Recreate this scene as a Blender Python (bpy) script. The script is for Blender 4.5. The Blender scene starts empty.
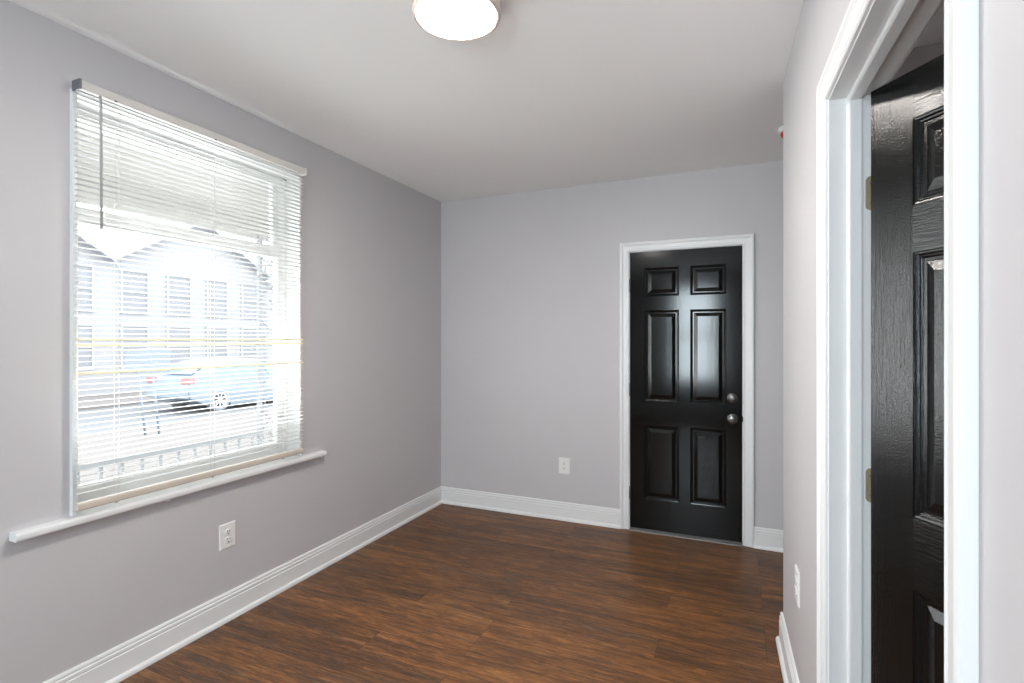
import bpy, bmesh, math, random
from mathutils import Vector, Matrix

random.seed(4)
scene = bpy.context.scene
COL = scene.collection
rad = math.radians

# ---------------------------------------------------------------- camera
H = 2.561            # ceiling height
D = 3.834            # back wall
cam_d = bpy.data.cameras.new('camera')
cam = bpy.data.objects.new('camera', cam_d)
COL.objects.link(cam)
cam.location = (2.32, 0.0, 1.383)
cam.rotation_euler = (rad(90), 0, rad(23.4))
cam_d.sensor_width = 36.0
cam_d.lens = 520.0 / 1024.0 * 36.0
cam_d.shift_y = -1.5 / 1024.0
cam_d.clip_start = 0.02
cam_d.clip_end = 300
scene.camera = cam

# ---------------------------------------------------------------- view, world, lights
vs = scene.view_settings
scene.display_settings.display_device = 'sRGB'
vs.view_transform = 'Standard'
vs.look = 'None'
vs.gamma = 1.0
vs.use_curve_mapping = False
vs.exposure = 0.2
scene.cycles.use_denoising = True
scene.cycles.max_bounces = 14
scene.cycles.diffuse_bounces = 8
scene.cycles.transparent_max_bounces = 24

SKY = 4.4
world = bpy.data.worlds.new('overcast_sky')
scene.world = world
world.use_nodes = True
wn = world.node_tree
bg = wn.nodes['Background']
bg.inputs['Strength'].default_value = SKY
tcw = wn.nodes.new('ShaderNodeTexCoord')
sepw = wn.nodes.new('ShaderNodeSeparateXYZ')
rampw = wn.nodes.new('ShaderNodeValToRGB')
wn.links.new(tcw.outputs['Generated'], sepw.inputs[0])
wn.links.new(sepw.outputs['Z'], rampw.inputs[0])
rampw.color_ramp.elements[0].position = 0.0
rampw.color_ramp.elements[0].color = (0.96, 0.98, 1.0, 1)
rampw.color_ramp.elements[1].position = 0.7
rampw.color_ramp.elements[1].color = (0.92, 0.96, 1.0, 1)
wn.links.new(rampw.outputs[0], bg.inputs['Color'])


def area_light(name, loc, rot, sx, sy, power, color=(1, 1, 1), portal=False):
    d = bpy.data.lights.new(name, 'AREA')
    d.shape = 'RECTANGLE'
    d.size, d.size_y = sx, sy
    d.energy = power
    d.color = color
    d.cycles.is_portal = portal
    o = bpy.data.objects.new(name, d)
    COL.objects.link(o)
    o.location = loc
    o.rotation_euler = rot
    return o


# daylight entering by the front window (left wall) and by the rear window
area_light('front_window_daylight', (-0.24, 1.70, 1.50), (0, rad(-118), 0), 1.50, 1.08, 38, (0.97, 0.98, 1.0))
area_light('next_room_fill', (3.3, 1.2, 2.5), (0, 0, 0), 0.3, 0.3, 9, (1.0, 0.98, 0.96))  # added fill light, lifts the dark space above the ajar door
area_light('rear_window_daylight', (1.62, -2.42, 1.48), (rad(90), 0, 0), 0.74, 1.74, 104, (0.80, 0.90, 1.0))
LAMP_W = 150.0         # emission of the lamp diffusers


# ---------------------------------------------------------------- materials
def mat(name, color, rough=0.5, metal=0.0, spec=0.5, coat=0.0, emit=None, bump=None):
    m = bpy.data.materials.new(name)
    m.use_nodes = True
    nt = m.node_tree
    b = nt.nodes['Principled BSDF']
    b.inputs['Base Color'].default_value = (*color, 1)
    b.inputs['Roughness'].default_value = rough
    b.inputs['Metallic'].default_value = metal
    b.inputs['Specular IOR Level'].default_value = spec
    b.inputs['Coat Weight'].default_value = coat
    if emit:
        b.inputs['Emission Color'].default_value = (*emit[0], 1)
        b.inputs['Emission Strength'].default_value = emit[1]
    if bump:
        scale, strength, dist = bump[:3]
        tc = nt.nodes.new('ShaderNodeTexCoord')
        mp = nt.nodes.new('ShaderNodeMapping')
        mp.inputs['Scale'].default_value = bump[3] if len(bump) > 3 else (1, 1, 1)
        nz = nt.nodes.new('ShaderNodeTexNoise')
        nz.inputs['Scale'].default_value = scale
        nz.inputs['Detail'].default_value = 4
        bp = nt.nodes.new('ShaderNodeBump')
        bp.inputs['Strength'].default_value = strength
        bp.inputs['Distance'].default_value = dist
        nt.links.new(tc.outputs['Object'], mp.inputs[0])
        nt.links.new(mp.outputs[0], nz.inputs['Vector'])
        nt.links.new(nz.outputs['Fac'], bp.inputs['Height'])
        nt.links.new(bp.outputs[0], b.inputs['Normal'])
    return m


def mottled(name, c1, c2, scale, rough, bump=None):
    """paint with a faint large-scale unevenness"""
    m = mat(name, c1, rough, bump=bump)
    nt = m.node_tree
    b = nt.nodes['Principled BSDF']
    tc = nt.nodes.new('ShaderNodeTexCoord')
    nz = nt.nodes.new('ShaderNodeTexNoise')
    nz.inputs['Scale'].default_value = scale
    nz.inputs['Detail'].default_value = 3
    mx = nt.nodes.new('ShaderNodeMix')
    mx.data_type = 'RGBA'
    mx.inputs['A'].default_value = (*c1, 1)
    mx.inputs['B'].default_value = (*c2, 1)
    nt.links.new(tc.outputs['Object'], nz.inputs['Vector'])
    nt.links.new(nz.outputs['Fac'], mx.inputs['Factor'])
    nt.links.new(mx.outputs['Result'], b.inputs['Base Color'])
    return m


WALL = mottled('grey_wall_paint', (0.543, 0.526, 0.536), (0.563, 0.546, 0.556), 3.0, 0.55,
               bump=(90, 0.06, 0.002))
CEIL = mottled('white_ceiling_paint', (0.91, 0.90, 0.885), (0.925, 0.915, 0.905), 2.0, 0.8)
TRIM = mat('white_trim_paint', (0.78, 0.78, 0.78), 0.35, bump=(60, 0.03, 0.001))
VINYL = mat('white_vinyl', (0.80, 0.81, 0.80), 0.4)
PLASTIC = mat('white_plastic', (0.80, 0.79, 0.78), 0.3)
SLOT = mat('outlet_slot_dark', (0.05, 0.045, 0.04), 0.6)
CREAMRAIL = mat('ivory_rail_plastic', (0.60, 0.53, 0.45), 0.4)
YELLOW = mat('room_lit_slat_plastic', (0.74, 0.66, 0.46), 0.45)  # dull yellow of slats lit from indoors, put into their colour
WANDM = mat('clear_grey_wand_plastic', (0.38, 0.37, 0.37), 0.3)
STEEL = mat('grey_bracket_steel', (0.22, 0.22, 0.24), 0.45, 0.6)
PEWTER = mat('dull_pewter', (0.20, 0.195, 0.19), 0.28, 0.9)
BRASS = mat('antique_brass', (0.40, 0.32, 0.21), 0.42, 0.75)
NICKEL = mat('brushed_nickel', (0.78, 0.68, 0.62), 0.45, 0.55)
THRESH = mat('grey_threshold_metal', (0.24, 0.235, 0.23), 0.5, 0.4)
RED = mat('red_plastic', (0.62, 0.03, 0.05), 0.35)
LAMP = mat('lit_diffuser', (0.9, 0.9, 0.9), 0.5, emit=((1.0, 0.95, 0.90), LAMP_W))

# slats: white vinyl that lets some daylight through
SLAT = bpy.data.materials.new('white_slat_vinyl')
SLAT.use_nodes = True
nt = SLAT.node_tree
pb = nt.nodes['Principled BSDF']
pb.inputs['Base Color'].default_value = (0.60, 0.596, 0.582, 1)
pb.inputs['Roughness'].default_value = 0.4
tl = nt.nodes.new('ShaderNodeBsdfTranslucent')
tl.inputs['Color'].default_value = (0.70, 0.69, 0.66, 1)
mxs = nt.nodes.new('ShaderNodeMixShader')
mxs.inputs[0].default_value = 0.08
nt.links.new(pb.outputs[0], mxs.inputs[1])
nt.links.new(tl.outputs[0], mxs.inputs[2])
nt.links.new(mxs.outputs[0], nt.nodes['Material Output'].inputs['Surface'])

# window glass: clear sheet with a weak reflection
GLASS = bpy.data.materials.new('clear_window_glass')
GLASS.use_nodes = True
nt = GLASS.node_tree
nt.nodes.remove(nt.nodes['Principled BSDF'])
tr = nt.nodes.new('ShaderNodeBsdfTransparent')
tr.inputs[0].default_value = (0.95, 0.97, 0.96, 1)
gl = nt.nodes.new('ShaderNodeBsdfGlossy')
gl.inputs['Roughness'].default_value = 0.02
fr = nt.nodes.new('ShaderNodeFresnel')
fr.inputs['IOR'].default_value = 1.3
mxg = nt.nodes.new('ShaderNodeMixShader')
nt.links.new(fr.outputs[0], mxg.inputs[0])
nt.links.new(tr.outputs[0], mxg.inputs[1])
nt.links.new(gl.outputs[0], mxg.inputs[2])
nt.links.new(mxg.outputs[0], nt.nodes['Material Output'].inputs['Surface'])


def door_paint(name, scale, strength, dist, rough, speck):
    """gloss black paint over an embossed wood grain; scale stretches the grain"""
    m = mat(name, (0.0045, 0.0045, 0.0042), rough, spec=0.33)
    nt = m.node_tree
    b = nt.nodes['Principled BSDF']
    tc = nt.nodes.new('ShaderNodeTexCoord')
    mp = nt.nodes.new('ShaderNodeMapping')
    mp.inputs['Scale'].default_value = scale
    nz = nt.nodes.new('ShaderNodeTexNoise')
    nz.inputs['Scale'].default_value = 1.0
    nz.inputs['Detail'].default_value = 5
    nz.inputs['Roughness'].default_value = 0.65
    n2 = nt.nodes.new('ShaderNodeTexNoise')
    n2.inputs['Scale'].default_value = 260
    n2.inputs['Detail'].default_value = 2
    ad = nt.nodes.new('ShaderNodeMath')
    ad.operation = 'MULTIPLY_ADD'
    ad.inputs[1].default_value = speck
    bp = nt.nodes.new('ShaderNodeBump')
    bp.inputs['Strength'].default_value = strength
    bp.inputs['Distance'].default_value = dist
    nt.links.new(tc.outputs['Object'], mp.inputs[0])
    nt.links.new(mp.outputs[0], nz.inputs['Vector'])
    nt.links.new(tc.outputs['Object'], n2.inputs['Vector'])
    nt.links.new(n2.outputs['Fac'], ad.inputs[0])
    nt.links.new(nz.outputs['Fac'], ad.inputs[2])
    nt.links.new(ad.outputs[0], bp.inputs['Height'])
    nt.links.new(bp.outputs[0], b.inputs['Normal'])
    return m


DOOR_V = door_paint('gloss_black_paint', (14, 14, 1.6), 0.06, 0.003, 0.11, 0.25)
DOOR_H = door_paint('gloss_black_paint_cross_grain', (1.6, 14, 14), 0.06, 0.003, 0.11, 0.25)
GRAIN_V = door_paint('black_paint_on_upright_grain', (150, 150, 6), 0.42, 0.0022, 0.10, 0.5)
GRAIN_H = door_paint('black_paint_on_level_grain', (6, 150, 150), 0.42, 0.0022, 0.10, 0.5)


def floor_material():
    m = bpy.data.materials.new('brown_wood_planks')
    m.use_nodes = True
    nt = m.node_tree
    N, L = nt.nodes.new, nt.links.new
    b = nt.nodes['Principled BSDF']
    tc = N('ShaderNodeTexCoord')
    br = N('ShaderNodeTexBrick')
    br.offset = 0.37
    br.offset_frequency = 3
    br.inputs['Scale'].default_value = 1.0
    br.inputs['Brick Width'].default_value = 1.22
    br.inputs['Row Height'].default_value = 0.155
    br.inputs['Mortar Size'].default_value = 0.0007
    br.inputs['Mortar Smooth'].default_value = 0.1
    br.inputs['Bias'].default_value = 0.0
    br.inputs['Color1'].default_value = (0, 0, 0, 1)
    br.inputs['Color2'].default_value = (1, 1, 1, 1)
    br.inputs['Mortar'].default_value = (0.5, 0.5, 0.5, 1)
    L(tc.outputs['Object'], br.inputs['Vector'])
    # every plank looks up another stretch of the grain
    mul = N('ShaderNodeVectorMath')
    mul.operation = 'MULTIPLY'
    mul.inputs[1].default_value = (7.3, 0, 11.0)
    L(br.outputs['Color'], mul.inputs[0])
    add = N('ShaderNodeVectorMath')
    add.operation = 'ADD'
    L(tc.outputs['Object'], add.inputs[0])
    L(mul.outputs[0], add.inputs[1])

    def noise(sc, detail, rough, dist=0.0):
        mp = N('ShaderNodeMapping')
        mp.inputs['Scale'].default_value = sc
        nz = N('ShaderNodeTexNoise')
        nz.inputs['Scale'].default_value = 1
        nz.inputs['Detail'].default_value = detail
        nz.inputs['Roughness'].default_value = rough
        nz.inputs['Distortion'].default_value = dist
        L(add.outputs[0], mp.inputs[0])
        L(mp.outputs[0], nz.inputs['Vector'])
        return nz.outputs['Fac']

    broad = noise((2.8, 30, 3), 6, 0.68, 2.2)       # broad streaks
    fine = noise((9, 120, 3), 6, 0.8, 1.0)         # fine fibres
    dark = noise((1.5, 12, 5), 4, 0.55, 1.6)
    low = noise((0.9, 7, 4), 2, 0.5, 1.8)         # grey-black patches

    def ramp(fac, stops):
        r = N('ShaderNodeValToRGB')
        els = r.color_ramp.elements
        while len(els) < len(stops):
            els.new(0.5)
        for e, (p, c) in zip(els, stops):
            e.position = p
            e.color = (*c, 1)
        L(fac, r.inputs[0])
        return r.outputs[0]

    def mix(kind, fac, a, bb):
        x = N('ShaderNodeMix')
        x.data_type = 'RGBA'
        x.blend_type = kind
        if isinstance(fac, float):
            x.inputs['Factor'].default_value = fac
        else:
            L(fac, x.inputs['Factor'])
        for sock, v in (('A', a), ('B', bb)):
            if isinstance(v, tuple):
                x.inputs[sock].default_value = (*v, 1)
            else:
                L(v, x.inputs[sock])
        return x.outputs['Result']

    av = N('ShaderNodeMath')
    av.operation = 'MULTIPLY_ADD'
    av.inputs[1].default_value = 0.42
    sc2 = N('ShaderNodeMath')
    sc2.operation = 'MULTIPLY'
    sc2.inputs[1].default_value = 0.58
    L(broad, sc2.inputs[0])
    L(low, av.inputs[0])
    L(sc2.outputs[0], av.inputs[2])
    base = ramp(av.outputs[0], [(0.34, (0.075, 0.040, 0.025)), (0.46, (0.125, 0.061, 0.031)),
                        (0.55, (0.190, 0.086, 0.034)), (0.66, (0.270, 0.135, 0.054))])
    fib = ramp(fine, [(0.34, (0.50, 0.50, 0.52)), (0.50, (1.0, 1.0, 1.0)), (0.68, (1.95, 1.80, 1.60))])
    c = mix('MULTIPLY', 1.0, base, fib)
    dm = ramp(dark, [(0.53, (0, 0, 0)), (0.66, (1, 1, 1))])
    dmf = N('ShaderNodeMath')
    dmf.operation = 'MULTIPLY'
    dmf.inputs[1].default_value = 0.6
    L(dm, dmf.inputs[0])
    c = mix('MIX', dmf.outputs[0], c, mix('MULTIPLY', 1.0, fib, (0.062, 0.050, 0.043)))
    tint = ramp(br.outputs['Color'], [(0.0, (0.84, 0.86, 0.90)), (0.5, (1.0, 1.0, 1.0)), (1.0, (1.14, 1.10, 1.02))])
    c = mix('MULTIPLY', 1.0, c, tint)
    c = mix('MIX', br.outputs['Fac'], c, (0.02, 0.012, 0.008))
    L(c, b.inputs['Base Color'])
    b.inputs['Roughness'].default_value = 0.42
    b.inputs['Specular IOR Level'].default_value = 0.25
    bp = N('ShaderNodeBump')
    bp.inputs['Strength'].default_value = 0.12
    bp.inputs['Distance'].default_value = 0.002
    L(fine, bp.inputs['Height'])
    L(bp.outputs[0], b.inputs['Normal'])
    return m


FLOOR = floor_material()


# ---------------------------------------------------------------- mesh helpers
def box(bm, x0, x1, y0, y1, z0, z1, M=None, bevel=0.0, mi=0):
    vs_ = []
    for x in (x0, x1):
        for y in (y0, y1):
            for z in (z0, z1):
                v = Vector((x, y, z))
                vs_.append(bm.verts.new(v))
    idx = [(0, 1, 3, 2), (4, 6, 7, 5), (0, 4, 5, 1), (2, 3, 7, 6), (0, 2, 6, 4), (1, 5, 7, 3)]
    fs = [bm.faces.new([vs_[i] for i in f]) for f in idx]
    for f in fs:
        f.material_index = mi
    geom = vs_
    if bevel > 0:
        es = list({e for f in fs for e in f.edges})
        r = bmesh.ops.bevel(bm, geom=es, offset=bevel, segments=2, profile=0.6, affect='EDGES')
        geom = list(set(r['verts']) | {v for v in vs_ if v.is_valid})
    if M is not None:
        bmesh.ops.transform(bm, matrix=M, verts=geom)
    return geom


def prism(bm, pts, axis, a0, a1, M=None, mi=0):
    """extrude a closed 2-D outline along an axis; pts are (p, q) in the other two axes in order"""
    def mk(p, q, a):
        return {'x': (a, p, q), 'y': (p, a, q), 'z': (p, q, a)}[axis]
    A = [bm.verts.new(mk(p, q, a0)) for p, q in pts]
    B = [bm.verts.new(mk(p, q, a1)) for p, q in pts]
    n = len(pts)
    fs = [bm.faces.new((A[i], A[(i + 1) % n], B[(i + 1) % n], B[i])) for i in range(n)]
    fs += [bm.faces.new(A[::-1]), bm.faces.new(B)]
    for f in fs:
        f.material_index = mi
    if M is not None:
        bmesh.ops.transform(bm, matrix=M, verts=A + B)
    return A + B


def lathe(bm, prof, M=None, n=40, mi=0):
    """revolve (r, z) points round z"""
    rings = []
    allv = []
    for r, z in prof:
        if r < 1e-6:
            ring = [bm.verts.new((0, 0, z))]
        else:
            ring = [bm.verts.new((r * math.cos(2 * math.pi * k / n), r * math.sin(2 * math.pi * k / n), z)) for k in range(n)]
        rings.append(ring)
        allv += ring
    for a, b in zip(rings, rings[1:]):
        for k in range(n):
            k2 = (k + 1) % n
            if len(a) == 1 and len(b) == 1:
                continue
            if len(a) == 1:
                f = bm.faces.new((a[0], b[k2], b[k]))
            elif len(b) == 1:
                f = bm.faces.new((a[k], a[k2], b[0]))
            else:
                f = bm.faces.new((a[k], a[k2], b[k2], b[k]))
            f.material_index = mi
            f.smooth = True
    if M is not None:
        bmesh.ops.transform(bm, matrix=M, verts=allv)
    return allv


def tube(bm, pts, r, n=8, M=None, mi=0):
    pts = [Vector(p) for p in pts]
    rings, allv = [], []
    for i, p in enumerate(pts):
        t = (pts[min(i + 1, len(pts) - 1)] - pts[max(i - 1, 0)]).normalized()
        up = Vector((0, 0, 1)) if abs(t.z) < 0.9 else Vector((1, 0, 0))
        s = t.cross(up).normalized()
        u = s.cross(t)
        ring = [bm.verts.new(p + (s * math.cos(2 * math.pi * k / n) + u * math.sin(2 * math.pi * k / n)) * r) for k in range(n)]
        rings.append(ring)
        allv += ring
    for a, b in zip(rings, rings[1:]):
        for k in range(n):
            f = bm.faces.new((a[k], a[(k + 1) % n], b[(k + 1) % n], b[k]))
            f.smooth = True
            f.material_index = mi
    bm.faces.new(rings[0][::-1])
    bm.faces.new(rings[-1])
    if M is not None:
        bmesh.ops.transform(bm, matrix=M, verts=allv)
    return allv


def link(name, bm, mats, parent=None, matrix=None):
    bmesh.ops.recalc_face_normals(bm, faces=bm.faces)
    me = bpy.data.meshes.new(name)
    bm.to_mesh(me)
    bm.free()
    for m in (mats if isinstance(mats, (list, tuple)) else [mats]):
        me.materials.append(m)
    o = bpy.data.objects.new(name, me)
    COL.objects.link(o)
    if parent is not None:
        o.parent = parent
    if matrix is not None:
        o.matrix_local = matrix
    return o


def tag(o, label, cat, group=None, kind=None):
    o['label'] = label
    o['category'] = cat
    if group:
        o['group'] = group
    if kind:
        o['kind'] = kind
    return o


def empty(name, loc=(0, 0, 0), rz=0.0):
    o = bpy.data.objects.new(name, None)
    COL.objects.link(o)
    o.location = loc
    o.rotation_euler = (0, 0, rz)
    o.empty_display_size = 0.1
    return o


# ---------------------------------------------------------------- right wall frame
# local axes: u runs along the wall from its far corner towards the camera, w goes into the next room
CORNER = Vector((2.5135, 2.667, 0))
ANG = rad(1.75)
RW = Matrix.Translation(CORNER) @ Matrix.Rotation(rad(-90) + ANG, 4, 'Z')
WT = 0.116                       # thickness of the right wall
U0, U1 = 1.058, 1.843            # clear opening of the doorway
DH = 2.022                       # head of the openings

# ---------------------------------------------------------------- room shell
# window opening in the left wall (between the lining boards)
WY0, WY1, WZ0, WZ1 = 1.158, 2.255, 0.715, 2.315
RY = -2.2                        # rear wall
RX = 3.9                         # far right of the house

bm = bmesh.new()
box(bm, 0, RX + 0.1, RY, D + 0.14, -0.1, 0)
tag(link('floor', bm, FLOOR), 'brown wood plank floor running across the room', 'floor', kind='structure')
bm = bmesh.new()
box(bm, 0, RX + 0.1, RY, D, H, H + 0.12)
tag(link('ceiling', bm, CEIL), 'plain white ceiling above the whole room', 'ceiling', kind='structure')

bm = bmesh.new()
T = -0.175
oy0, oy1, oz0, oz1 = WY0 - 0.016, WY1 + 0.012, WZ0 - 0.035, WZ1 + 0.02
box(bm, T, 0, RY - 0.15, oy0, -0.1, H + 0.12)
box(bm, T, 0, oy1, D + 0.15, -0.1, H + 0.12)
box(bm, T, 0, oy0, oy1, -0.1, oz0)
box(bm, T, 0, oy0, oy1, oz1, H + 0.12)
tag(link('wall_left', bm, WALL), 'grey painted wall on the left around the window', 'wall', kind='structure')

# back wall with the opening for the black door
BX0, BX1 = 1.600, 2.354          # jamb to jamb
bm = bmesh.new()
box(bm, 0, BX0 - 0.02, D, D + 0.15, 0, H + 0.12)
box(bm, BX1 + 0.02, RX + 0.1, D, D + 0.15, 0, H + 0.12)
box(bm, BX0 - 0.02, BX1 + 0.02, D, D + 0.15, DH + 0.02, H + 0.12)
tag(link('wall_back', bm, WALL), 'grey painted far wall with the closed black door', 'wall', kind='structure')

# rear wall behind the camera, with a tall window
VX0, VX1, VZ0, VZ1 = 1.25, 1.99, 0.61, 2.35
bm = bmesh.new()
box(bm, 0, VX0, RY - 0.15, RY, -0.1, H + 0.12)
box(bm, VX1, RX + 0.1, RY - 0.15, RY, -0.1, H + 0.12)
box(bm, VX0, VX1, RY - 0.15, RY, -0.1, VZ0)
box(bm, VX0, VX1, RY - 0.15, RY, VZ1, H + 0.12)
tag(link('wall_rear', bm, WALL), 'grey painted wall behind the viewpoint', 'wall', kind='structure')

# right wall with the doorway
LEN = 4.866
bm = bmesh.new()
box(bm, 0, U0 - 0.018, 0, WT, 0, H, RW)
box(bm, U1 + 0.018, LEN, 0, WT, 0, H, RW)
box(bm, U0 - 0.018, U1 + 0.018, 0, WT, DH + 0.018, H, RW)
tag(link('wall_right', bm, WALL), 'pale grey wall on the right with the doorway', 'wall', kind='structure')
# partition that closes the next room, and the house's outer wall
bm = bmesh.new()
box(bm, 0, 0.116, WT, 1.5, 0, H, RW)
tag(link('wall_partition', bm, WALL), 'short grey wall running back from the right wall corner', 'wall', kind='structure')
bm = bmesh.new()
box(bm, RX, RX + 0.1, RY, D, 0, H)
tag(link('wall_side', bm, WALL), 'grey wall of the next room seen above the ajar door', 'wall', kind='structure')

# ---------------------------------------------------------------- baseboards
BASE_PROF = [(0.0, 0.0), (0.030, 0.0), (0.030, 0.007), (0.0275, 0.015), (0.023, 0.020), (0.016, 0.022),
             (0.016, 0.098), (0.0125, 0.100), (0.0125, 0.103), (0.0145, 0.106), (0.0145, 0.116), (0.010, 0.119),
             (0.010, 0.122), (0.0115, 0.126), (0.0095, 0.133), (0.005, 0.136), (0.0, 0.136)]


def baseboard(name, p0, p1, normal, label):
    """profile swept from p0 to p1 against a wall whose room side is 'normal'"""
    p0, p1, nn = Vector((*p0, 0)), Vector((*p1, 0)), Vector((*normal, 0)).normalized()
    bm = bmesh.new()
    A = [bm.verts.new(p0 + nn * d + Vector((0, 0, z))) for d, z in BASE_PROF]
    B = [bm.verts.new(p1 + nn * d + Vector((0, 0, z))) for d, z in BASE_PROF]
    n = len(A)
    for i in range(n):
        bm.faces.new((A[i], A[(i + 1) % n], B[(i + 1) % n], B[i]))
    bm.faces.new(A[::-1])
    bm.faces.new(B)
    return tag(link(name, bm, TRIM), label, 'baseboard', kind='structure')


def rwp(u, w):
    v = RW @ Vector((u, w, 0))
    return (v.x, v.y)


rn = (RW.to_3x3() @ Vector((0, -1, 0)))
CO = 0.067                       # casing width
baseboard('baseboard_left', (0, RY), (0, D), (1, 0), 'white moulded baseboard along the foot of the left wall')
baseboard('baseboard_back', (0, D), (BX0 - CO - 0.001, D), (0, -1), 'white baseboard on the far wall, left of the black door')
baseboard('baseboard_alcove', (BX1 + CO + 0.001, D), (RX, D), (0, -1), 'short white baseboard on the far wall, right of the black door')
baseboard('baseboard_right', rwp(-0.016, 0), rwp(U0 - CO - 0.002, 0), (rn.x, rn.y),
          'white baseboard end on the right wall below its outlet')
baseboard('baseboard_rear', (0, RY), (2.6, RY), (0, 1), 'white baseboard behind the viewpoint')

# ---------------------------------------------------------------- door casings
CAS = [(0.0, 0.0), (0.0, 0.008), (0.003, 0.011), (0.008, 0.012), (0.010, 0.0095), (0.014, 0.0095), (0.017, 0.0115),
       (0.040, 0.0135), (0.046, 0.0165), (0.050, 0.0195), (0.058, 0.020), (0.065, 0.018), (0.067, 0.014), (0.067, 0.0)]


def casing(bm, a0, a1, h, M):
    """mitred casing round an opening a0..a1 x h; local (a, out, z), profile (across, thickness)"""
    cols = []
    for c, t in CAS:
        cols.append([bm.verts.new(M @ Vector(p)) for p in
                     ((a0 - c, -t, 0), (a0 - c, -t, h + c), (a1 + c, -t, h + c), (a1 + c, -t, 0))])
    n = len(cols)
    for i in range(n):
        A, B = cols[i], cols[(i + 1) % n]
        for k in range(3):
            bm.faces.new((A[k], A[k + 1], B[k + 1], B[k]))
    bm.faces.new([c[0] for c in cols])
    bm.faces.new([c[3] for c in cols][::-1])


# back door frame
t = empty('trim_1')
tag(t, 'white door frame around the closed black door in the far wall', 'door frame', kind='structure')
bm = bmesh.new()
casing(bm, BX0 - 0.004, BX1 + 0.004, DH + 0.004, Matrix.Translation((0, D, 0)))
link('casing', bm, TRIM, t)
bm = bmesh.new()
for x0, x1 in ((BX0 - 0.018, BX0), (BX1, BX1 + 0.018)):
    box(bm, x0, x1, D - 0.001, D + 0.12, 0, DH + 0.018)
box(bm, BX0, BX1, D - 0.001, D + 0.12, DH, DH + 0.018)
box(bm, BX0, BX0 + 0.012, D + 0.046, D + 0.08, 0, DH)
box(bm, BX1 - 0.012, BX1, D + 0.046, D + 0.08, 0, DH)
box(bm, BX0, BX1, D + 0.046, D + 0.08, DH - 0.012, DH)
link('jamb', bm, TRIM, t)
bm = bmesh.new()
prism(bm, [(D - 0.030, 0.0), (D - 0.026, 0.005), (D + 0.002, 0.010), (D + 0.12, 0.012), (D + 0.12, 0.0)], 'x', BX0, BX1)
o = link('threshold', bm, THRESH, t)
o['label'] = 'grey metal strip under the black door'

# doorway frame in the right wall
t = empty('trim_2')
tag(t, 'white frame of the doorway in the right wall', 'door frame', kind='structure')
bm = bmesh.new()
casing(bm, U0 - 0.005, U1 + 0.005, DH + 0.005, RW)
link('casing', bm, TRIM, t)
bm = bmesh.new()
box(bm, U0 - 0.018, U0, -0.001, WT + 0.001, 0, DH + 0.018, RW)
box(bm, U1, U1 + 0.018, -0.001, WT + 0.001, 0, DH + 0.018, RW)
box(bm, U0, U1, -0.001, WT + 0.001, DH, DH + 0.018, RW)
link('jamb', bm, TRIM, t)
SW0, SW1 = 0.040, 0.074
bm = bmesh.new()
sp = [(SW0, 0.0), (SW0 + 0.002, 0.010), (SW0 + 0.006, 0.012), (SW1 - 0.004, 0.012), (SW1, 0.010), (SW1, 0.0)]
prism(bm, [(U0 + d, w) for w, d in sp], 'z', 0, DH, RW)
prism(bm, [(U1 - d, w) for w, d in sp], 'z', 0, DH, RW)
prism(bm, [(w, DH - d) for w, d in sp], 'x', U0, U1, RW)
link('door_stop', bm, TRIM, t)
bm = bmesh.new()
casing(bm, U0 - 0.005, U1 + 0.005, DH + 0.005, RW @ Matrix.Translation((0, WT, 0)) @ Matrix.Scale(-1, 4, (0, 1, 0)))
link('casing', bm, TRIM, t)


# ---------------------------------------------------------------- six-panel doors
def door_slab(bm, W, z0, z1, xs, zs, th):
    """slab from x 0..W, face at y=0 (towards -y), with rectangular openings xs x zs left for the panels"""
    gx = sorted({0.0, W, *[v for p in xs for v in p]})
    gz = sorted({z0, z1, *[v for p in zs for v in p]})

    def hole(xa, xb, za, zb):
        return any(abs(xa - p[0]) < 1e-6 for p in xs) and any(abs(za - q[0]) < 1e-6 for q in zs)
    V = {}

    def vert(x, y, z):
        k = (round(x, 5), round(y, 5), round(z, 5))
        if k not in V:
            V[k] = bm.verts.new((x, y, z))
        return V[k]
    for y in (0.0, th):
        for xa, xb in zip(gx, gx[1:]):
            for za, zb in zip(gz, gz[1:]):
                if y == 0.0 and hole(xa, xb, za, zb):
                    continue
                f = bm.faces.new((vert(xa, y, za), vert(xb, y, za), vert(xb, y, zb), vert(xa, y, zb)))
                stile = xa < xs[0][0] - 1e-6 or xb > xs[-1][1] + 1e-6
                mull = abs(xa - xs[0][1]) < 1e-6 and any(abs(za - q[0]) < 1e-6 for q in zs)
                f.material_index = 0 if (stile or mull) else 1
    for za, zb in zip(gz, gz[1:]):
        for x in (0.0, W):
            bm.faces.new((vert(x, 0, za), vert(x, 0, zb), vert(x, th, zb), vert(x, th, za)))
    for xa, xb in zip(gx, gx[1:]):
        for z in (z0, z1):
            bm.faces.new((vert(xa, 0, z), vert(xb, 0, z), vert(xb, th, z), vert(xa, th, z)))


# inset from the panel edge, depth below the face
PANEL_RINGS = [(0.0, 0.0), (0.002, 0.0025), (0.006, 0.0035), (0.010, 0.0075), (0.013, 0.0085), (0.017, 0.0125),
               (0.024, 0.0125), (0.026, 0.010), (0.046, 0.003), (0.049, 0.002)]


def door_panel(bm, x0, x1, z0, z1):
    rings = []
    for i, d in PANEL_RINGS:
        rings.append([bm.verts.new(p) for p in ((x0 + i, d, z0 + i), (x1 - i, d, z0 + i), (x1 - i, d, z1 - i), (x0 + i, d, z1 - i))])
    for a, b in zip(rings, rings[1:]):
        for k in range(4):
            bm.faces.new((a[k], a[(k + 1) % 4], b[(k + 1) % 4], b[k]))
    bm.faces.new(rings[-1])


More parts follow.
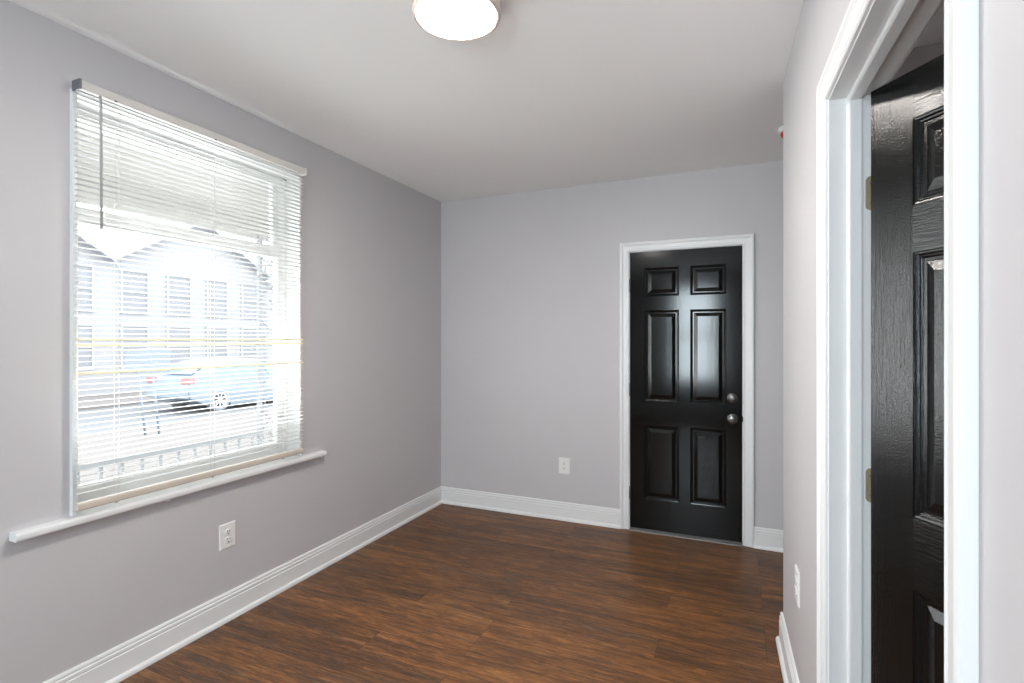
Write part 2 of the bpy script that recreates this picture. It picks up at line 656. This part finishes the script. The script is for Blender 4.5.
def make_door(name, W, z0, z1, xs, zs, th, mats, M):
    bm = bmesh.new()
    door_slab(bm, W, z0, z1, xs, zs, th)
    d = link(name, bm, mats, None, M)
    for x0, x1 in xs:
        for za, zb in zs:
            bm = bmesh.new()
            door_panel(bm, x0, x1, za, zb)
            link('panel', bm, mats[0], d)
    return d


ZS = [(0.235, 0.768), (0.940, 1.597), (1.697, 1.903)]
# closed door in the far wall
DX = BX0 + 0.003
d1 = make_door('door_1', BX1 - BX0 - 0.006, 0.016, DH - 0.003, [(0.101, 0.341), (0.416, 0.650)], ZS, 0.044,
               [DOOR_V, DOOR_H], Matrix.Translation((DX, D + 0.002, 0)))
tag(d1, 'closed glossy black six-panel door in the far wall', 'door', kind='structure')
OUT = Matrix.Rotation(rad(90), 4, 'X')      # lathe axis z -> -y (towards the room)


def lock(name, z, knob):
    x = 2.291 - DX
    M = Matrix.Translation((x, 0, z)) @ OUT
    bm = bmesh.new()
    lathe(bm, [(0.0, 0.0), (0.034, 0.0), (0.034, 0.004), (0.031, 0.008), (0.026, 0.010), (0.0, 0.010)], M)
    r = link(name, bm, PEWTER, d1)
    r['label'] = 'dull pewter round door knob' if knob else 'dull pewter round deadbolt above the knob'
    if knob:
        bm = bmesh.new()
        lathe(bm, [(0.013, 0.008), (0.011, 0.022), (0.013, 0.028), (0.022, 0.033), (0.0275, 0.041), (0.0285, 0.048),
                   (0.0265, 0.055), (0.021, 0.059), (0.012, 0.0605), (0.0, 0.061)], M)
        link('knob_ball', bm, PEWTER, r)
        bm = bmesh.new()
        lathe(bm, [(0.0, 0.060), (0.0085, 0.060), (0.0085, 0.064), (0.0, 0.065)], M, n=20)
        box(bm, x - 0.006, x + 0.006, -0.069, -0.062, z - 0.0018, z + 0.0018, bevel=0.0008)
        link('knob_button', bm, PEWTER, r)
    else:
        bm = bmesh.new()
        lathe(bm, [(0.026, 0.009), (0.024, 0.016), (0.017, 0.019), (0.0, 0.0195)], M)
        link('lock_cap', bm, PEWTER, r)
        bm = bmesh.new()
        box(bm, -0.015, 0.015, -0.032, -0.017, -0.004, 0.004,
            Matrix.Translation((x, 0, z)) @ Matrix.Rotation(rad(20), 4, 'Y'), bevel=0.002)
        link('thumb_turn', bm, PEWTER, r)


lock('deadbolt', 0.989, False)
lock('door_knob', 0.849, True)
bm = bmesh.new()                            # latch plate at the door's edge
prism(bm, [(2.351 - DX, 0.826), (2.351 - DX, 0.872), (2.3565 - DX, 0.866), (2.3585 - DX, 0.849), (2.3565 - DX, 0.832)], 'y', -0.006, 0.004)
link('latch', bm, SLOT, d1)['label'] = 'dark latch lip at the edge of the black door'
for z in (1.78, 1.02, 0.27):                # hinge knuckles on the left edge
    bm = bmesh.new()
    lathe(bm, [(0, -0.048), (0.003, -0.047), (0.0055, -0.044), (0.0055, 0.044), (0.003, 0.047), (0, 0.048)],
          Matrix.Translation((-0.0015, -0.006, z)), n=14)
    link('hinge', bm, PEWTER, d1)

# door standing ajar in the right doorway; hinged on the far jamb, swinging into the next room
AJAR = rad(33.5)
hinge_p = RW @ Vector((U0 + 0.003, WT + 0.002, 0))
base_rot = RW.to_3x3().to_4x4()
# local x runs from the hinge along the door, local -y is the face seen through the doorway
M2 = Matrix.Translation(hinge_p) @ base_rot @ Matrix.Rotation(AJAR, 4, 'Z') @ Matrix.Translation((0, -0.035, 0))
d2 = make_door('door_2', U1 - U0 - 0.008, 0.012, DH - 0.003, [(0.112, 0.350), (0.427, 0.665)],
               [(0.235, 0.796), (0.965, 1.590), (1.700, 1.905)], 0.035, [GRAIN_V, GRAIN_H], M2)
tag(d2, 'glossy black wood-grained panel door ajar in the right doorway', 'door', kind='structure')
for z in (1.765, 1.005, 0.26):
    bm = bmesh.new()
    inv = M2.inverted()
    # leaf let into the jamb (rounded corners), seen in front of the door's edge
    leaf = []
    hh, wdt, rr = 0.0445, 0.031, 0.012
    for cx_, cz_, a0 in ((SW1 + 0.008 + rr, z - hh + rr, 180), (SW1 + 0.008 + rr, z + hh - rr, 90)):
        pts = [(cx_ + rr * math.cos(rad(a0 + s * 15)), cz_ + rr * math.sin(rad(a0 + s * 15))) for s in range(7)]
        leaf += pts if a0 == 180 else pts[::-1]
    low = [p for p in leaf[:7]]
    hi = [p for p in leaf[7:]]
    outline = [(WT, z - hh)] + low[::-1] + hi[::-1] + [(WT, z + hh)]
    # order round the outline: bottom edge -> rounded lower corner -> rounded upper corner -> top edge
    outline = [(WT, z - hh)] + sorted(low, key=lambda p: p[1]) + sorted(hi, key=lambda p: p[1]) + [(WT, z + hh)]
    prism(bm, outline, 'x', U0, U0 + 0.0022, inv @ RW)
    h = link('hinge', bm, BRASS, d2)
    h['label'] = 'antique brass hinge leaf on the white jamb'
    bm = bmesh.new()
    lathe(bm, [(0, -0.046), (0.006, -0.0445), (0.006, 0.0445), (0, 0.046)], inv @ RW @ Matrix.Translation((U0 + 0.003, WT + 0.005, z)), n=14)
    link('hinge_pin', bm, BRASS, h)
    bm = bmesh.new()
    for dz, dw in ((0.025, 0.012), (0.0, 0.02), (-0.025, 0.012)):
        lathe(bm, [(0, 0.0022), (0.0036, 0.0022), (0.0034, 0.003), (0, 0.0032)],
              inv @ RW @ Matrix.Translation((U0, SW1 + 0.008 + dw, z + dz)) @ Matrix.Rotation(rad(90), 4, 'Y'), n=12)
    link('hinge_screw', bm, PEWTER, h)
bm = bmesh.new()                            # knob on the free edge (behind the near jamb from here)
lathe(bm, [(0.0, 0.0), (0.032, 0.0), (0.030, 0.008), (0.012, 0.012), (0.011, 0.025), (0.024, 0.034), (0.0275, 0.045),
           (0.024, 0.055), (0.0, 0.060)], Matrix.Translation((U1 - U0 - 0.07, 0, 0.93)) @ OUT)
link('door_knob', bm, PEWTER, d2)

# ---------------------------------------------------------------- window in the left wall
w1 = empty('window_1', (0, 0, 0))
tag(w1, 'tall white sash window in the left wall behind the blind', 'window', kind='structure')
XI, XO = 0.018, -0.175
bm = bmesh.new()
box(bm, XO, XI, oy0, WY0, WZ0, oz1, bevel=0.002)
box(bm, XO, XI, WY1, oy1, WZ0, oz1, bevel=0.002)
box(bm, XO, XI, WY0, WY1, WZ1, oz1, bevel=0.002)
link('lining', bm, TRIM, w1)
bm = bmesh.new()                            # frame tracks
for y0, y1 in ((WY0, WY0 + 0.022), (WY1 - 0.022, WY1)):
    box(bm, -0.165, -0.085, y0, y1, WZ0, WZ1)
box(bm, -0.165, -0.085, WY0, WY1, WZ1 - 0.015, WZ1)
box(bm, XO, -0.085, WY0, WY1, WZ0, WZ0 + 0.014)
link('window_frame', bm, VINYL, w1)


def sash(xc, z0, z1, rb, rt, st, name):
    y0, y1 = WY0 + 0.012, WY1 - 0.012
    h = 0.016
    bm = bmesh.new()
    box(bm, xc - h, xc + h, y0, y0 + st, z0, z1, bevel=0.002)
    box(bm, xc - h, xc + h, y1 - st, y1, z0, z1, bevel=0.002)
    box(bm, xc - h, xc + h, y0 + st, y1 - st, z0, z0 + rb, bevel=0.002)
    box(bm, xc - h, xc + h, y0 + st, y1 - st, z1 - rt, z1, bevel=0.002)
    s = link(name, bm, VINYL, w1)
    bm = bmesh.new()
    box(bm, xc - 0.002, xc + 0.002, y0 + st - 0.004, y1 - st + 0.004, z0 + rb - 0.004, z1 - rt + 0.004)
    link('pane', bm, GLASS, s)


sash(-0.107, WZ0 + 0.012, 1.915, 0.072, 0.062, 0.046, 'lower_sash')
sash(-0.142, 1.862, WZ1 - 0.012, 0.05, 0.022, 0.046, 'upper_sash')

bm = bmesh.new()                            # stool (inner sill)
SY0, SY1, SX, SZ0, SZ1 = 0.964, 2.438, 0.046, 0.685, 0.7145
prof = [(-0.12, SZ0), (SX - 0.006, SZ0), (SX - 0.002, SZ0 + 0.003), (SX, SZ0 + 0.009), (SX, SZ1 - 0.009), (SX - 0.003, SZ1 - 0.003),
        (SX - 0.009, SZ1), (-0.12, SZ1)]
prism(bm, prof, 'y', oy0 + 0.0005, oy1 - 0.0005)
pr2 = [(max(p, 0.0005), q) for p, q in prof]
prism(bm, pr2, 'y', SY0, oy0 + 0.0005)
prism(bm, pr2, 'y', oy1 - 0.0005, SY1)
link('window_sill', bm, TRIM, w1)
for y in (1.49, 2.40):                      # little catch pegs below the sill
    bm = bmesh.new()
    tube(bm, [(SX - 0.010, y - 0.006, SZ0 - 0.003), (SX - 0.010, y + 0.008, SZ0 - 0.004)], 0.0045)
    link('cord_peg', bm, TRIM, w1)

# rear window (behind the viewpoint; mirrored in the black doors)
w2 = empty('window_2')
tag(w2, 'tall window behind the viewpoint mirrored in the black door', 'window', kind='structure')
bm = bmesh.new()
for x0, x1 in ((VX0, VX0 + 0.05), (VX1 - 0.05, VX1)):
    box(bm, x0, x1, RY - 0.10, RY - 0.05, VZ0, VZ1)
for z0, z1 in ((VZ0, VZ0 + 0.06), (1.45, 1.50), (VZ1 - 0.05, VZ1)):
    box(bm, VX0 + 0.05, VX1 - 0.05, RY - 0.10, RY - 0.05, z0, z1)
link('window_frame', bm, VINYL, w2)
bm = bmesh.new()
casing(bm, VX0, VX1, VZ1, Matrix.Translation((0, RY, 0)) @ Matrix.Scale(-1, 4, (0, 1, 0)))
for v in bm.verts:
    if v.co.z < 0.1:
        v.co.z = VZ0
link('casing', bm, TRIM, w2)
bm = bmesh.new()
box(bm, VX0 + 0.04, VX1 - 0.04, RY - 0.078, RY - 0.074, VZ0 + 0.05, VZ1 - 0.04)
link('pane', bm, GLASS, w2)

# ---------------------------------------------------------------- venetian blind
blind = empty('venetian_blind', (0, 0, 0))
tag(blind, 'white slatted venetian blind hanging over the left window', 'blind')
BXc = 0.055
LY0, LY1 = 1.136, 2.236
bm = bmesh.new()
box(bm, BXc - 0.015, BXc + 0.014, 1.146, 2.248, 2.326, 2.357, bevel=0.0015)
box(bm, BXc + 0.012, BXc + 0.0165, 1.146, 2.248, 2.323, 2.328, bevel=0.001)
o = link('headrail', bm, mat('ivory_headrail_paint', (0.70, 0.67, 0.64), 0.4), blind)
for y, lab in ((1.1425, 'near'), (2.2515, 'far')):
    bm = bmesh.new()
    box(bm, 0.019, BXc + 0.017, y - 0.0035, y + 0.0035, 2.322, 2.360, bevel=0.001)
    link('bracket', bm, STEEL if lab == 'near' else TRIM, blind)

PITCH, SWID = 0.0215, 0.025


def slat_mesh(bm, zc, tilt, crown=0.0022, th=0.0007, y0=LY0, y1=LY1, sag=0.0):
    n = 4
    top, bot = [], []
    for i in range(n + 1):
        s = -0.5 + i / n
        x = s * SWID
        z = crown * (1 - 4 * s * s)
        top.append((x, z + th / 2))
        bot.append((x, z - th / 2))
    out = top + bot[::-1]
    ct, st = math.cos(tilt), math.sin(tilt)
    pts = [(BXc + x * ct - z * st, zc + x * st + z * ct) for x, z in out]
    prism(bm, pts, 'y', y0, y1)


bm = bmesh.new()
zz = 2.3105
yellow_z = (1.381, 1.356, 1.251)
slats_z = []
while zz > 0.79:
    slats_z.append(zz)
    zz -= PITCH
near = {min(range(len(slats_z)), key=lambda i: abs(slats_z[i] - yz)) for yz in yellow_z}
for i, z in enumerate(slats_z):
    if i in near:
        continue
    slat_mesh(bm, z, rad(4.0) + rad(random.uniform(-1.0, 1.0)))
slats = link('slats', bm, SLAT, blind)
for i in sorted(near):
    bm = bmesh.new()
    slat_mesh(bm, slats_z[i], rad(-24), 0.003)
    o = link('tilted_slat', bm, YELLOW, blind)
    o['label'] = 'blind slat tilted down, yellow room light put into its colour'
bm = bmesh.new()
zz_end = slats_z[-1]
prism(bm, [(BXc - 0.013, 0.748), (BXc - 0.010, 0.744), (BXc + 0.010, 0.744), (BXc + 0.013, 0.748), (BXc + 0.013, 0.764),
           (BXc + 0.010, 0.771), (BXc - 0.010, 0.771), (BXc - 0.013, 0.764)], 'y', LY0, LY1)
br_ = link('bottom_rail', bm, CREAMRAIL, blind)
br_['label'] = 'ivory bottom rail of the blind'
LAD = (1.272, 1.685, 2.098)
for y in LAD:
    bm = bmesh.new()
    lathe(bm, [(0, 0), (0.005, 0), (0.006, 0.004), (0.004, 0.008), (0, 0.009)],
          Matrix.Translation((BXc + 0.004, y, 0.745)) @ Matrix.Rotation(rad(180), 4, 'X'), n=14)
    link('ladder_plug', bm, CREAMRAIL, br_)
    bm = bmesh.new()
    for dx in (-0.0128, 0.0128):
        tube(bm, [(BXc + dx, y, 2.325), (BXc + dx, y, 0.768)], 0.0006, 5)
    tube(bm, [(BXc, y + 0.012, 2.325), (BXc, y + 0.012, 0.768)], 0.0006, 5)
    link('ladder_cord', bm, PLASTIC, blind)
bm = bmesh.new()
tube(bm, [(BXc + 0.024, 1.203, 2.318), (BXc + 0.028, 1.203, 2.290), (BXc + 0.030, 1.204, 1.808)], 0.0052, 6)
link('tilt_wand', bm, WANDM, blind)['label'] = 'slim grey tilt wand of the blind'
for y in (1.262, 1.69):                     # dark cord slots under the headrail
    bm = bmesh.new()
    box(bm, BXc + 0.0125, BXc + 0.0172, y - 0.005, y + 0.005, 2.3225, 2.3262)
    link('cord_slot', bm, SLOT, blind)


# ---------------------------------------------------------------- outlets
def make_outlet(label, M):
    """cover plate in local x (width) z (height), front towards local -y"""
    bm = bmesh.new()
    w, h = 0.0445, 0.062
    A = [bm.verts.new(p) for p in ((-w, 0, -h), (w, 0, -h), (w, 0, h), (-w, 0, h))]
    B = [bm.verts.new(p) for p in ((-w, -0.003, -h), (w, -0.003, -h), (w, -0.003, h), (-w, -0.003, h))]
    k = 0.004
    Cc = [bm.verts.new(p) for p in ((-w + k, -0.0065, -h + k), (w - k, -0.0065, -h + k), (w - k, -0.0065, h - k), (-w + k, -0.0065, h - k))]
    for P, Q in ((A, B), (B, Cc)):
        for i in range(4):
            bm.faces.new((P[i], P[(i + 1) % 4], Q[(i + 1) % 4], Q[i]))
    bm.faces.new(Cc)
    bm.faces.new(A[::-1])
    o = link('wall_outlet', bm, PLASTIC, None, M)
    tag(o, label, 'outlet', 'white wall outlets low on the walls')
    for dz in (0.0195, -0.0195):
        bm = bmesh.new()
        pts = []
        for a in range(32):
            c, s = math.cos(2 * math.pi * a / 32), math.sin(2 * math.pi * a / 32)
            pts.append((0.0172 * c, dz + max(-0.0135, min(0.0135, 0.0172 * s))))
        prism(bm, pts, 'y', -0.0105, -0.006)
        r = link('receptacle', bm, PLASTIC, o)
        bm = bmesh.new()
        box(bm, -0.0078, -0.0052, -0.0109, -0.0100, dz - 0.001, dz + 0.0085)
        box(bm, 0.0052, 0.0078, -0.0109, -0.0100, dz - 0.0002, dz + 0.0077)
        lathe(bm, [(0, 0.0100), (0.0029, 0.0100), (0.0029, 0.0109), (0, 0.0109)],
              Matrix.Translation((0, 0, dz - 0.0075)) @ OUT, n=14)
        link('slot', bm, SLOT, r)
    bm = bmesh.new()
    lathe(bm, [(0.0035, 0.006), (0.0035, 0.0072), (0.002, 0.0078), (0, 0.0079)], OUT, n=14)
    link('cover_screw', bm, PLASTIC, o)
    return o


make_outlet('white duplex outlet on the left wall below the window', Matrix.Translation((0, 1.805, 0.414)) @ Matrix.Rotation(rad(90), 4, 'Z'))
make_outlet('white duplex outlet on the far wall left of the black door', Matrix.Translation((1.100, D, 0.414)))
make_outlet('white duplex outlet seen edge-on on the right wall by the doorway', RW @ Matrix.Translation((0.475, 0, 0.472)))


# ---------------------------------------------------------------- ceiling lights
def ceiling_light(loc, label):
    t = empty('ceiling_light', loc)
    tag(t, label, 'ceiling light')
    bm = bmesh.new()
    lathe(bm, [(0.0, 0.0), (0.135, 0.0), (0.135, -0.045), (0.0, -0.045)])
    link('mounting_pan', bm, TRIM, t)
    bm = bmesh.new()
    lathe(bm, [(0.134, -0.020), (0.149, -0.020), (0.152, -0.026), (0.153, -0.058), (0.151, -0.066), (0.146, -0.069), (0.140, -0.069), (0.1355, -0.066), (0.134, -0.058), (0.134, -0.020)])
    link('trim_ring', bm, NICKEL, t)
    bm = bmesh.new()
    lathe(bm, [(0.1335, -0.055), (0.1335, -0.062), (0.130, -0.066), (0.115, -0.071), (0.085, -0.076), (0.045, -0.0785), (0.0, -0.079)])
    link('diffuser', bm, LAMP, t)['label'] = 'glowing white round diffuser'
    return t


ceiling_light((1.437, 1.562, H), 'round lit flush ceiling light with thin nickel ring')

# smoke alarm on the ceiling past the corner of the right wall
sa = empty('smoke_alarm', (2.592, 3.255, H))
tag(sa, 'white alarm with a red cap peeking past the right wall corner near the ceiling', 'alarm')
bm = bmesh.new()
lathe(bm, [(0, 0), (0.062, 0), (0.062, -0.012), (0.058, -0.022), (0.045, -0.028), (0, -0.030)])
link('housing', bm, PLASTIC, sa)
bm = bmesh.new()
lathe(bm, [(0.0, -0.026), (0.050, -0.026), (0.050, -0.034), (0.046, -0.046), (0.036, -0.052), (0.0, -0.054)])
link('red_cap', bm, RED, sa)

# ---------------------------------------------------------------- outdoors, beyond the window
CONC = mottled('porch_concrete', (0.58, 0.55, 0.53), (0.64, 0.61, 0.58), 6, 0.8)
YARD = mottled('pale_paving', (0.185, 0.168, 0.163), (0.21, 0.19, 0.184), 1.2, 0.9)
ROAD = mottled('road_asphalt', (0.17, 0.172, 0.182), (0.19, 0.193, 0.203), 2, 0.9)
PORCHW = mat('porch_white_paint', (0.60, 0.59, 0.56), 0.6)
IRON = mat('grey_painted_iron', (0.37, 0.39, 0.41), 0.5)
SIDING = mottled('lavender_house_siding', (0.32, 0.32, 0.34), (0.34, 0.34, 0.36), 2, 0.8)
SHING = mottled('grey_roof_shingle', (0.36, 0.36, 0.395), (0.39, 0.39, 0.42), 5, 0.9)
HTRIM = mat('pale_house_trim', (0.36, 0.36, 0.375), 0.6)
PANE = mat('dark_window_pane', (0.23, 0.235, 0.26), 0.4)
CARB = mat('blue_car_paint', (0.24, 0.285, 0.34), 0.3, coat=0.2)
CARG = mat('car_glass', (0.20, 0.26, 0.33), 0.08)
TYRE = mat('tyre_rubber', (0.28, 0.30, 0.33), 0.8)
ALLOY = mat('white_alloy_wheel', (0.75, 0.76, 0.78), 0.35)
TAIL = mat('red_tail_lamp', (0.48, 0.20, 0.19), 0.3)
SIGNB = mat('blue_grey_sign_paint', (0.24, 0.275, 0.33), 0.6)
FOLI = mottled('tree_leaves', (0.07, 0.10, 0.05), (0.14, 0.18, 0.09), 8, 0.9)
GZ = -0.5

bm = bmesh.new()
box(bm, -9.6, -1.46, -12, 34, GZ - 0.2, GZ)
box(bm, -24, -14.6, -12, 34, GZ - 0.2, GZ)
tag(link('ground', bm, YARD), 'pale paved ground outside the window', 'ground', kind='structure')
bm = bmesh.new()
box(bm, -14.6, -9.6, -12, 34, GZ - 0.25, GZ - 0.1)
tag(link('road', bm, ROAD), 'grey road outside the window', 'road', kind='structure')
bm = bmesh.new()
box(bm, -1.46, -0.176, -0.6, 4.4, GZ - 0.2, -0.08)
tag(link('porch_floor', bm, CONC), 'concrete porch floor outside the window', 'porch floor', kind='structure')
bm = bmesh.new()
box(bm, -1.46, -0.176, -0.6, 4.4, 2.42, 2.50)
box(bm, -1.42, -1.26, -0.6, 4.4, 2.245, 2.42)
tag(link('porch_roof', bm, PORCHW), 'cream porch ceiling seen through the top of the window', 'porch roof', kind='structure')

rail = empty('porch_railing', (-1.3, 0, -0.08))
tag(rail, 'low iron porch railing with thin upright bars outside the window', 'railing')
M = Matrix.Translation((1.3, 0, 0.08))
bm = bmesh.new()
box(bm, -1.32, -1.28, -0.3, 3.10, 0.605, 0.632, M)
link('top_rail', bm, IRON, rail)
bm = bmesh.new()
box(bm, -1.312, -1.288, -0.3, 3.10, 0.02, 0.045, M)
link('bottom_rail', bm, IRON, rail)
y = -0.25
while y < 3.08:
    bm = bmesh.new()
    box(bm, -1.3075, -1.2925, y - 0.0075, y + 0.0075, 0.04, 0.61, M)
    link('baluster', bm, IRON, rail)
    y += 0.122
for yy in (-0.28,):
    bm = bmesh.new()
    box(bm, -1.32, -1.28, yy - 0.02, yy + 0.02, -0.08, 0.70, M)
    link('newel', bm, IRON, rail)

post = empty('iron_porch_post', (-1.3, 3.2, -0.08))
tag(post, 'ornate scrolled iron porch post at the right end of the railing', 'post')
for yy in (-0.085, 0.12):
    bm = bmesh.new()
    box(bm, -0.016, 0.016, yy - 0.016, yy + 0.016, 0, 2.325)
    link('upright', bm, IRON, post)
bm = bmesh.new()


def ring(cy, cz, r, a0=0, a1=360):
    tube(bm, [(0, cy + r * math.cos(rad(a)), cz + r * math.sin(rad(a))) for a in range(a0, a1 + 1, 20)], 0.006, 5)


for k in range(6):
    zc = 0.20 + k * 0.37
    ring(0.017, zc, 0.05)
    ring(-0.025, zc + 0.11, 0.035, 90, 400)
    ring(0.060, zc + 0.11, 0.035, -220, 90)
    tube(bm, [(0, -0.07, zc + 0.14), (0, 0.105, zc + 0.32)], 0.006, 5)
    tube(bm, [(0, 0.105, zc + 0.14), (0, -0.07, zc + 0.32)], 0.006, 5)
link('scrollwork', bm, IRON, post)

# sign board on two legs by the road
sg = empty('sign_board', (-8.4, 6.6, GZ))
tag(sg, 'blue-grey board on two thin legs outside the window, left of the car', 'sign')
M = Matrix.Rotation(rad(52), 4, 'Z')
bm = bmesh.new()
box(bm, -0.37, 0.37, -0.02, 0.02, 1.24, 1.70, M, bevel=0.004)
link('board', bm, SIGNB, sg)
for x in (-0.13, 0.10):
    bm = bmesh.new()
    tube(bm, [M @ Vector((x - 0.03, 0.0, 1.26)), M @ Vector((x + 0.08, 0.02, 0.0))], 0.022, 8)
    link('leg', bm, SIGNB, sg)

# car parked along the road
car = empty('car', (-11.8, 11.4, GZ - 0.1))
tag(car, 'blue car parked across the road, seen faintly through the blind', 'car')
side = [(-2.18, 0.42), (-2.22, 0.62), (-2.16, 0.95), (-1.95, 1.02), (-1.35, 1.38), (-0.75, 1.46), (0.0, 1.42), (0.75, 1.02),
        (1.55, 0.90), (2.05, 0.74), (2.18, 0.55), (2.12, 0.32), (1.72, 0.13), (1.62, 0.50), (1.38, 0.64), (1.14, 0.50), (1.04, 0.13),
        (-0.98, 0.13), (-1.08, 0.50), (-1.32, 0.64), (-1.56, 0.50), (-1.66, 0.18)]
bm = bmesh.new()
rows = []
for s, inset in ((-1, 1), (-1, 0), (1, 0), (1, 1)):
    row = []
    for yv, zv in side:
        half = 0.88 - (0.06 if inset else 0.0) - max(0.0, zv - 0.95) * 0.42
        k = 0.96 if inset else 1.0
        row.append(bm.verts.new((s * half, yv * (0.985 if inset else 0.96) if False else yv, zv)))
    rows.append(row)
n = len(side)
rows = [rows[1], rows[2]]
for i in range(n):
    bm.faces.new((rows[0][i], rows[0][(i + 1) % n], rows[1][(i + 1) % n], rows[1][i]))
bm.faces.new(rows[0][::-1])
bm.faces.new(rows[1])
for v in [v for v in bm.verts if not v.link_faces]:
    bm.verts.remove(v)
bmesh.ops.bevel(bm, geom=list(bm.edges), offset=0.035, segments=2, profile=0.6, affect='EDGES')
link('body', bm, CARB, car)
for s in (-1, 1):
    bm = bmesh.new()
    pts = [(-1.55, 1.02), (-1.25, 1.31), (-0.72, 1.385), (-0.02, 1.35), (0.55, 1.03)]
    A, B = [], []
    for yv, zv in pts:
        half = 0.885 - max(0.0, zv - 0.95) * 0.42
        A.append(bm.verts.new((s * half, yv, zv)))
        B.append(bm.verts.new((s * (half - 0.03), yv, zv)))
    m_ = len(pts)
    for i in range(m_):
        bm.faces.new((A[i], A[(i + 1) % m_], B[(i + 1) % m_], B[i]))
    bm.faces.new(A)
    bm.faces.new(B[::-1])
    link('side_window', bm, CARG, car)
    for yv in (-1.32, 1.38):
        bm = bmesh.new()
        MW = Matrix.Translation((s * 0.70, yv, 0.31)) @ Matrix.Rotation(rad(90) * s, 4, 'Y')
        lathe(bm, [(0.20, 0.0), (0.30, 0.01), (0.315, 0.05), (0.315, 0.15), (0.30, 0.19), (0.215, 0.195), (0.20, 0.15)], MW, n=28)
        wh = link('wheel', bm, TYRE, car)
        bm = bmesh.new()
        lathe(bm, [(0.0, 0.185), (0.05, 0.185), (0.06, 0.17), (0.0, 0.16)], MW, n=20)
        lathe(bm, [(0.20, 0.16), (0.215, 0.197), (0.195, 0.19), (0.19, 0.16)], MW, n=28)
        for q in range(9):
            box(bm, 0.04, 0.20, -0.013, 0.013, 0.165, 0.185, MW @ Matrix.Rotation(2 * math.pi * q / 9, 4, 'Z'))
        link('wheel_spokes', bm, ALLOY, wh)
    bm = bmesh.new()
    box(bm, s * 0.70 - 0.17, s * 0.70 + 0.17, -2.215, -2.02, 0.80, 0.98, bevel=0.03)
    link('tail_lamp', bm, TAIL, car)
bm = bmesh.new()
box(bm, -0.60, 0.60, -0.02, 0.02, -0.33, 0.10, Matrix.Translation((0, -1.685, 1.215)) @ Matrix.Rotation(rad(-59), 4, 'X'), bevel=0.01)
link('rear_window', bm, CARG, car)
bm = bmesh.new()
box(bm, -0.84, 0.84, -2.27, -2.12, 0.42, 0.60, bevel=0.03)
link('bumper', bm, CARB, car)


def house(x, y, w, dpt, hw, hr, label, nwin, flip=False):
    """gabled house, gable towards +x"""
    t = empty('house', (x, y, GZ))
    tag(t, label, 'house', 'houses across the road')
    bm = bmesh.new()
    prism(bm, [(-w / 2, 0), (w / 2, 0), (w / 2, hw), (0, hw + hr), (-w / 2, hw)], 'x', -dpt, 0)
    link('walls', bm, SIDING, t)
    bm = bmesh.new()
    e = 0.0
    th = 0.14
    k = hr / (w / 2)
    prism(bm, [(-w / 2 - e, hw - e * k), (0, hw + hr), (w / 2 + e, hw - e * k), (w / 2 + e, hw - e * k + th), (0, hw + hr + th),
               (-w / 2 - e, hw - e * k + th)], 'x', -dpt - 0.3, 0.4)
    link('roof', bm, SHING, t)
    for fl in (0.95, 2.95):
        for k2 in range(nwin):
            yy = -w / 2 + w * (k2 + 0.5) / nwin
            bm = bmesh.new()
            for a, b, c, d in ((-0.5, -0.42, -0.1, 1.5), (0.42, 0.5, -0.1, 1.5), (-0.42, 0.42, 1.42, 1.5), (-0.42, 0.42, -0.1, -0.02), (-0.42, 0.42, 0.66, 0.74)):
                box(bm, 0.001, 0.06, yy + a, yy + b, fl + c, fl + d)
            f = link('window', bm, HTRIM, t)
            bm = bmesh.new()
            box(bm, 0.0005, 0.02, yy - 0.42, yy + 0.42, fl - 0.02, fl + 1.42)
            link('pane', bm, PANE, f)
    return t


house(-18.0, 8.2, 6.0, 7.0, 4.6, 1.9, 'pale lavender gabled house across the road, left in the window view', 3)
house(-18.0, 14.5, 6.6, 7.0, 4.7, 2.0, 'pale lavender gabled house across the road, behind the car', 4)
house(-18.0, 21.3, 7.0, 7.0, 4.4, 1.8, 'pale lavender gabled house farthest right across the road', 3)
